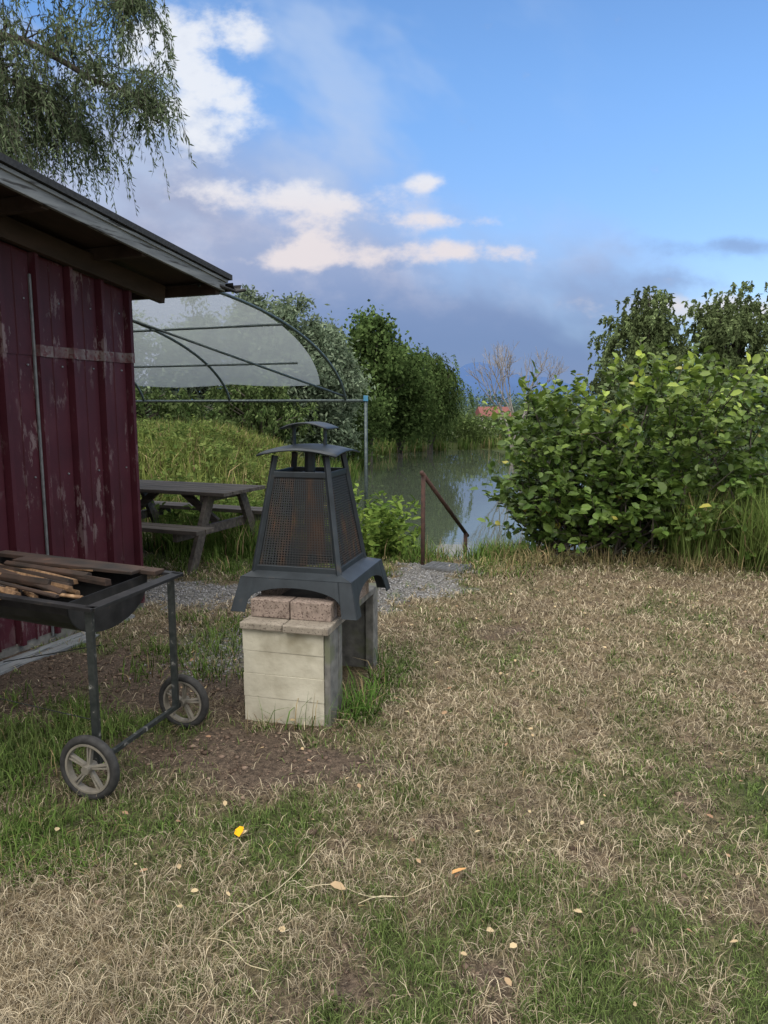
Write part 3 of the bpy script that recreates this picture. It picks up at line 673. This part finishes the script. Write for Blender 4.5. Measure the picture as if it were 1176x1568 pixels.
Q=S[:,None,:]+O[:,None,:]*Ln[:,None,None]*.75*(1-np.exp(-3*T))+np.array([0,0,-1.])*Ln[:,None,None]*T**1.35
for i in range(len(S)): p.tube([tuple(v) for v in Q[i]],.0025,3)
p.build('trunk_and_limbs',M_bark,wt,smooth=True)
def tree(name,x,y,h,rx,ry,z0,c1,c2,nclump=90,per=110,ls=.14,lw=.06,droop=0,shape=1.0,trunk=.12,rc=.16,zb=None,wide=(.75,1,.85,.5)):
    e=empty(name,(0,0,0)); zg=float(H(x,y)) if zb is None else zb
    u=norm(rng.normal(size=(nclump,3))); r_=rng.uniform(.25,1,nclump)**.5
    cz=(z0+h)/2; hz=(h-z0)/2
    cen=u*r_[:,None]; tz=(cen[:,2]+1)/2; wid=np.interp(tz,[0,.35,.7,1],[wide[0],wide[1],wide[2]*shape,wide[3]*shape])
    lump=1+.5*(vn(u[:,0]*2+x,u[:,2]*2+y,1.6,3)-.5)*2
    cen=np.stack([x+cen[:,0]*rx*wid*lump,y+cen[:,1]*ry*wid*lump,cz+cen[:,2]*hz*lump**.5],1)
    cl=rng.random((nclump,1)); sz=rc*min(rx,hz)*2*rng.uniform(.5,1.4,nclump)
    if droop:
        k_=max(3,per//20); S=np.repeat(cen,k_,0)+rng.normal(0,1,(nclump*k_,3))*np.repeat(sz,k_)[:,None]*np.array([.8,.8,.5]); O=norm(S-np.array([x,y,cz])+rng.normal(0,.5,S.shape)); O[:,2]*=.3
        Ln=rng.uniform(.4,1.1,len(S))*droop; Pp,V=strands(S,O,Ln,20,ls,lw,out=.35); cl=np.repeat(np.repeat(cl,k_,0),20,0)
    else:
        Pp=np.repeat(cen,per,0)+rng.normal(0,1,(nclump*per,3))*np.repeat(sz,per)[:,None]*np.array([.6,.6,.45]); D=rng.normal(size=Pp.shape)+np.array([0,0,-.25])
        V=leaves(Pp,D,ls*rng.uniform(.6,1.3,len(Pp)),lw*rng.uniform(.7,1.3,len(Pp))); cl=np.repeat(cl,per,0)
    v=rng.random((len(V),1)); C=(np.array(c1)*(1-v)+np.array(c2)*v)*(.5+.9*cl)
    k=V[:,:,2].min(1)>zg-.1; tiled('foliage',V[k],[(0,1,2,3)],C[k],M_leaf,e)
    p=P(); top_=np.array([x+rng.normal(0,.1),y,z0+(h-z0)*.75]); t0=np.array([x,y,zg-.3]); q=spl([t0,(t0*.5+top_*.5)+rng.normal(0,.08,3),top_],10)
    p.tube([tuple(a) for a in q],list(np.linspace(trunk,trunk*.25,10)),8)
    for i in range(0,nclump,2):
        s_=q[min(9,max(2,int(9*np.clip((cen[i][2]-zg)/(h-zg)*.8,0,1))))]; mid=(s_+cen[i])/2+np.array([0,0,.1*hz]); p.tube([s_,mid,cen[i]],[trunk*.28,trunk*.18,trunk*.06],5)
    p.build('trunk_and_limbs',M_bark,e,smooth=True); return e
SIL1,SIL2=(.12,.17,.105),(.26,.32,.22)
DG1,DG2=(.045,.08,.025),(.10,.16,.05)
MG2=(.13,.19,.065)
RD=(.8,1,.95,.7)
tree('white_willow_tree',-4.0,23,5.35,.85,1.2,0.3,SIL1,SIL2,120,150,.17,.065,0,rc=.2,wide=(.9,1,.7,.35))
tree('white_willow_tree',-2.75,22.8,4.6,1.15,1.3,.2,SIL1,SIL2,140,150,.17,.065,0,rc=.18,wide=RD)
tree('white_willow_tree',-1.75,23.5,4.1,1.05,1.1,.0,SIL1,SIL2,130,150,.17,.065,0,rc=.18,wide=RD)
tree('white_willow_tree',-5.6,22,4.7,1.2,1.3,.0,SIL1,SIL2,110,130,.17,.065,0,wide=RD)
tree('white_willow_tree',-7.9,21,4.8,1.5,1.3,.0,SIL1,(.20,.26,.15),110,130,.17,.065,0,wide=RD)
tree('bank_shrub_tree',-3.4,20,2.3,1.6,1.0,.2,DG1,(.15,.20,.08),90,120,.13,.06,.35)
tree('bank_shrub_tree',-6.3,18.5,2.1,1.8,1.0,.2,DG1,(.15,.20,.08),90,120,.13,.06,.35)
tree('bank_shrub_tree',-1.6,25,2.7,1.4,1.0,-.4,DG1,MG2,80,120,.14,.07,0)
tree('poplar_tree',-.55,28,4.95,1.35,1.3,.3,DG1,MG2,150,130,.16,.11,0,1,rc=.15,wide=(.8,1,.95,.6))
tree('alder_tree',.75,30.5,3.7,1.15,1.1,-.1,DG1,MG2,110,130,.16,.09,0,1,rc=.19,wide=(1,1,.85,.55))
tree('weeping_willow_tree',2.1,34.0,4.0,1.2,1.1,.9,DG1,(.12,.17,.06),120,150,.16,.06,1.3,1,trunk=.16,wide=RD)
tree('alder_tree',.7,37.5,3.9,1.5,1.0,-.3,DG1,DG2,100,130,.16,.09,rc=.2,wide=RD)
BG1,BG2=(.085,.12,.05),(.19,.24,.11)
tree('birch_tree',9.65,28,5.75,1.25,1.2,.8,BG1,BG2,180,160,.15,.075,.40,1,rc=.17,wide=(.9,1,1,.8))
tree('birch_tree',12.7,28,5.75,1.6,1.4,.6,BG1,BG2,220,160,.15,.075,.40,1,rc=.15,wide=(.9,1,1,.8))
tree('birch_tree',8.3,27.3,3.3,.8,.9,-.3,BG1,BG2,70,130,.14,.07,.35,.9)
tree('birch_tree',15.6,27,6.0,2,1.4,.2,BG1,BG2,120,130,.15,.07,.45,1,wide=(.9,1,1,.75))
tree('shore_bush',7.0,32,2.2,1.0,1.0,-.4,DG1,MG2,60,120,.15,.08)
tree('shore_bush',10.5,26,2.6,2.2,1.0,-.4,DG1,MG2,90,120,.15,.08)
tree('shore_bush',14.5,24,2.6,2.4,1.0,-.4,DG1,MG2,90,120,.15,.08)
e=empty('bare_tree',(0,0,0)); p=P()
def br(a,dv,ln,r,dep):
    b_=a+dv*ln; m_=(a+b_)/2+rng.normal(0,ln*.05,3); p.tube([a,m_,b_],[r,r*.85,r*.65],5)
    if dep==0: return
    for _ in range(3 if dep>2 else 4):
        nd=norm(dv+rng.normal(0,.42,3)+np.array([0,0,.22])); br(a+(b_-a)*rng.uniform(.6,1),nd,ln*rng.uniform(.5,.72),r*.6,dep-1)
for ddx in(-.28,-.05,.28): br(np.array([5.35,31,-.4]),norm(np.array([ddx,0,1.])),2.15,.045,4)
p.build('branches',M_greytwig,e)
def mass(name,cx,cy,cz,sx,sy,sz,per,ls,c1,c2):
    n=len(cx); Pp=np.repeat(np.stack([cx,cy,cz],1),per,0)+rng.normal(0,1,(n*per,3))*np.repeat(np.stack([sx,sy,sz],1),per,0)*.5
    V=leaves(Pp,rng.normal(size=Pp.shape),ls*rng.uniform(.6,1.3,len(Pp)),ls*.5); cl=np.repeat(rng.random((n,1)),per,0); v=rng.random((len(V),1))
    return tiled(name,V,[(0,1,2,3)],(np.array(c1)*(1-v)+np.array(c2)*v)*(.6+.7*cl),M_leaf)
n=160; t=rng.uniform(-1.5,8,n); cx=t; cy=37.2-.1*np.abs(t-4)+rng.uniform(0,2.5,n); cz=rng.uniform(-.3,.8,n); o=np.ones(n)
mass('shoreline_bushes',cx,cy,cz,o*.9,o*.6,o*.6,100,.16,(.06,.10,.03),(.18,.24,.09))
n=230; cx=rng.uniform(-60,110,n); cy=rng.uniform(170,210,n); cz=rng.uniform(-3.5,3.0,n); o=np.ones(n)
mass('distant_trees',cx,cy,cz,o*6,o*4,o*2.4,160,.9,(.07,.11,.08),(.13,.18,.13))
n=140; cx=rng.uniform(-20,50,n); cy=rng.uniform(75,95,n); cz=rng.uniform(-1.8,-.1,n); o=np.ones(n)
mass('field_hedge',cx,cy,cz,o*2.5,o*2,o*.7,100,.4,(.08,.13,.045),(.18,.24,.10))
m=noisemat('hazy_hills',[(.3,(.035,.085,.21)),(.7,(.05,.11,.26))],.004,.95,bmp=0)  # distance haze is painted into the bluish base colour
p=P(); xs=np.linspace(-1800,2600,160); vs=[]
for i,xx in enumerate(xs):
    yy=2500; A=xx/yy
    h=30+105*math.exp(-((A-.13)/.05)**2)+70*math.exp(-((A-.22)/.08)**2)+40*math.exp(-((A+.3)/.25)**2)+50*math.exp(-((A-.6)/.2)**2)+10*float(vn(np.array(xx),np.array(0.),.012,2,3))
    vs+=[(xx,yy,-10),(xx,yy+300,h)]
p.add(vs,[(2*i,2*i+2,2*i+3,2*i+1) for i in range(len(xs)-1)]); p.build('hills',m,smooth=True)
hs=empty('red_roof_house',(22.0,150,-3.3),.15)
M_w=noisemat('plaster',[(.3,(.4,.37,.33)),(.7,(.5,.47,.42))],3,.9,bmp=0); M_roof=noisemat('red_tiles',[(.3,(.14,.045,.04)),(.7,(.20,.07,.06))],3,.8,bmp=0)
p=P(); p.box((0,0,1.4),(6,5,2.8)); p.build('walls',M_w,hs)
p=P(); p.add([(-3.3,-2.9,2.7),(3.3,-2.9,2.7),(3.3,2.9,2.7),(-3.3,2.9,2.7),(-3.3,0,4.6),(3.3,0,4.6)],[(0,1,5,4),(2,3,4,5),(0,4,3),(1,2,5)]); p.build('roof',M_roof,hs)
p=P(); 
for x_ in(-1.8,0,1.8): p.box((x_,-2.52,1.6),(.9,.06,1.1))
p.build('windows',M_soot,hs)
# ---------------------------------------------------------------- world
wd=bpy.data.worlds.new('World'); scene.world=wd; wd.use_nodes=True; nt=wd.node_tree; nt.nodes.clear()
out=nt.nodes.new('ShaderNodeOutputWorld'); bg=nt.nodes.new('ShaderNodeBackground'); bg.inputs[1].default_value=.1; nt.links.new(bg.outputs[0],out.inputs[0])
SUN_EL=math.radians(48); SUN_AZ=math.radians(215)
sky=nt.nodes.new('ShaderNodeTexSky'); sky.sky_type='NISHITA'; sky.sun_disc=False; sky.sun_elevation=SUN_EL; sky.sun_rotation=SUN_AZ; sky.ozone_density=2.0; sky.air_density=1.0; sky.dust_density=.3
tc=nt.nodes.new('ShaderNodeTexCoord'); sp=nt.nodes.new('ShaderNodeSeparateXYZ'); nt.links.new(tc.outputs['Generated'],sp.inputs[0])
def Mt(op,a,b=None,c=None,clamp=False):
    n=nt.nodes.new('ShaderNodeMath'); n.operation=op; n.use_clamp=clamp
    for i,v in enumerate((a,b,c)):
        if v is None: continue
        if isinstance(v,(int,float)): n.inputs[i].default_value=v
        else: nt.links.new(v,n.inputs[i])
    return n.outputs[0]
dx,dy,dz=sp.outputs; dyc=Mt('MAXIMUM',dy,.12); A=Mt('DIVIDE',dx,dyc); E=Mt('DIVIDE',dz,dyc)
def cn(sx,sy,scale,det=6,off=0,rough=.55,shear=0):
    cb=nt.nodes.new('ShaderNodeCombineXYZ'); nt.links.new(Mt('MULTIPLY_ADD',A,sx,off),cb.inputs[0]); nt.links.new(Mt('ADD',Mt('MULTIPLY',E,sy),Mt('MULTIPLY',A,shear)),cb.inputs[1])
    n=nt.nodes.new('ShaderNodeTexNoise'); n.noise_dimensions='2D'; n.inputs['Scale'].default_value=scale; n.inputs['Detail'].default_value=det; n.inputs['Roughness'].default_value=rough
    nt.links.new(cb.outputs[0],n.inputs['Vector']); return n.outputs['Fac']
def SS(x,a,b):
    m=nt.nodes.new('ShaderNodeMapRange'); m.interpolation_type='SMOOTHSTEP'; m.inputs[1].default_value=a; m.inputs[2].default_value=b; nt.links.new(x,m.inputs[0]); return m.outputs[0]
def GA(a,e,sa,se,wt_=1.):
    p1=Mt('MULTIPLY_ADD',A,1/sa,-a/sa); p1=Mt('MULTIPLY',p1,p1); p2=Mt('MULTIPLY_ADD',E,1/se,-e/se); p2=Mt('MULTIPLY_ADD',p2,p2,p1)
    return Mt('MULTIPLY',Mt('POWER',.3679,p2),wt_)
def add(*a):
    r=a[0]
    for q in a[1:]: r=Mt('ADD',r,q)
    return r
N1=cn(1,1.5,4.5,4,shear=.5); N2=cn(1,1.6,13,7,3.3,.58)
tint=mixc(nt,SS(E,.05,.45),(1.20,1.25,1.45),(1.50,1.90,2.25))
col=mixc(nt,1.0,sky.outputs[0],tint,'MULTIPLY')
K=10
etop=Mt('MULTIPLY_ADD',A,-.36,.285)
bm=Mt('ADD',Mt('SUBTRACT',etop,E),Mt('MULTIPLY',Mt('SUBTRACT',N1,.5),.20)); bm=SS(bm,-.08,.12)
bm=Mt('MULTIPLY',bm,SS(A,.52,.28))
bcol=mixc(nt,SS(E,.07,.26),(.165*K,.25*K,.47*K),(.40*K,.47*K,.68*K))
bcol=mixc(nt,SS(A,-.05,-.35),bcol,(.36*K,.39*K,.54*K))
bcol=mixc(nt,Mt('MULTIPLY',SS(N2,.38,.75),Mt('MULTIPLY',SS(E,.08,.2),.5)),bcol,(.58*K,.58*K,.70*K))
col=mixc(nt,Mt('MULTIPLY',bm,.93),col,bcol)
wisp=Mt('MULTIPLY',SS(N1,.40,.72),SS(A,.36,-.15)); wisp=Mt('MULTIPLY',wisp,SS(E,.14,.3))
col=mixc(nt,Mt('MULTIPLY',wisp,.6),col,(.52*K,.65*K,.88*K))
pg=add(GA(-.23,.365,.070,.055,1.15),GA(-.19,.465,.055,.028,.8),GA(-.14,.264,.15,.022,1.0),GA(-.085,.222,.04,.035,.85),GA(-.11,.190,.10,.018,1.05),GA(.10,.196,.10,.018,1.1),GA(.055,.283,.030,.012,.75),GA(-.31,.44,.09,.06,.9),GA(.07,.235,.10,.012,.75))
pf=SS(Mt('MULTIPLY_ADD',pg,.42,Mt('MULTIPLY',N2,1.15)),.66,1.08)
pf=Mt('MULTIPLY',pf,SS(pg,.02,.6))
pcol=mixc(nt,SS(E,.2,.34),(.84*K,.77*K,.78*K),(.86*K,.89*K,.95*K))
col=mixc(nt,Mt('MULTIPLY',pf,.92),col,pcol)
g2=SS(Mt('MULTIPLY_ADD',add(GA(.47,.205,.13,.014,.9),GA(.33,.155,.13,.035,.8)),.5,Mt('MULTIPLY',N2,.8)),.50,1.0)
col=mixc(nt,Mt('MULTIPLY',g2,.7),col,(.24*K,.35*K,.60*K))
g3=SS(Mt('MULTIPLY_ADD',GA(.43,.125,.16,.022),.5,Mt('MULTIPLY',N2,.8)),.56,.95)
col=mixc(nt,Mt('MULTIPLY',g3,.8),col,(.85*K,.79*K,.77*K))
bk=SS(dy,.15,-.35); col=mixc(nt,Mt('MULTIPLY',bk,.85),col,(1.15*K,1.1*K,1.03*K))  # unseen bright cloud cover behind the camera, added for soft fill light
zk=SS(dz,.52,.78); col=mixc(nt,Mt('MULTIPLY',zk,.9),col,(2.6*K,2.5*K,2.35*K))  # unseen bright cloud overhead, added to light the scene from above
nt.links.new(col,bg.inputs[0])
sl_=bpy.data.lights.new('sun','SUN'); sl_.energy=1.7; sl_.angle=math.radians(30); sl_.color=(1,.93,.83); so=link(bpy.data.objects.new('sun',sl_))
sd_=Vector((math.sin(SUN_AZ)*math.cos(SUN_EL),math.cos(SUN_AZ)*math.cos(SUN_EL),math.sin(SUN_EL)))
so.rotation_euler=sd_.to_track_quat('Z','Y').to_euler(); so.location=(0,-5,10)
cd=bpy.data.cameras.new('camera'); cam=link(bpy.data.objects.new('camera',cd)); cam.location=(0,0,1.55); cam.rotation_euler=(math.radians(90-8.2),0,0)
cd.sensor_fit='VERTICAL'; cd.sensor_height=36; cd.sensor_width=27; cd.lens=26; cd.clip_end=8000; cd.clip_start=.05
scene.camera=cam
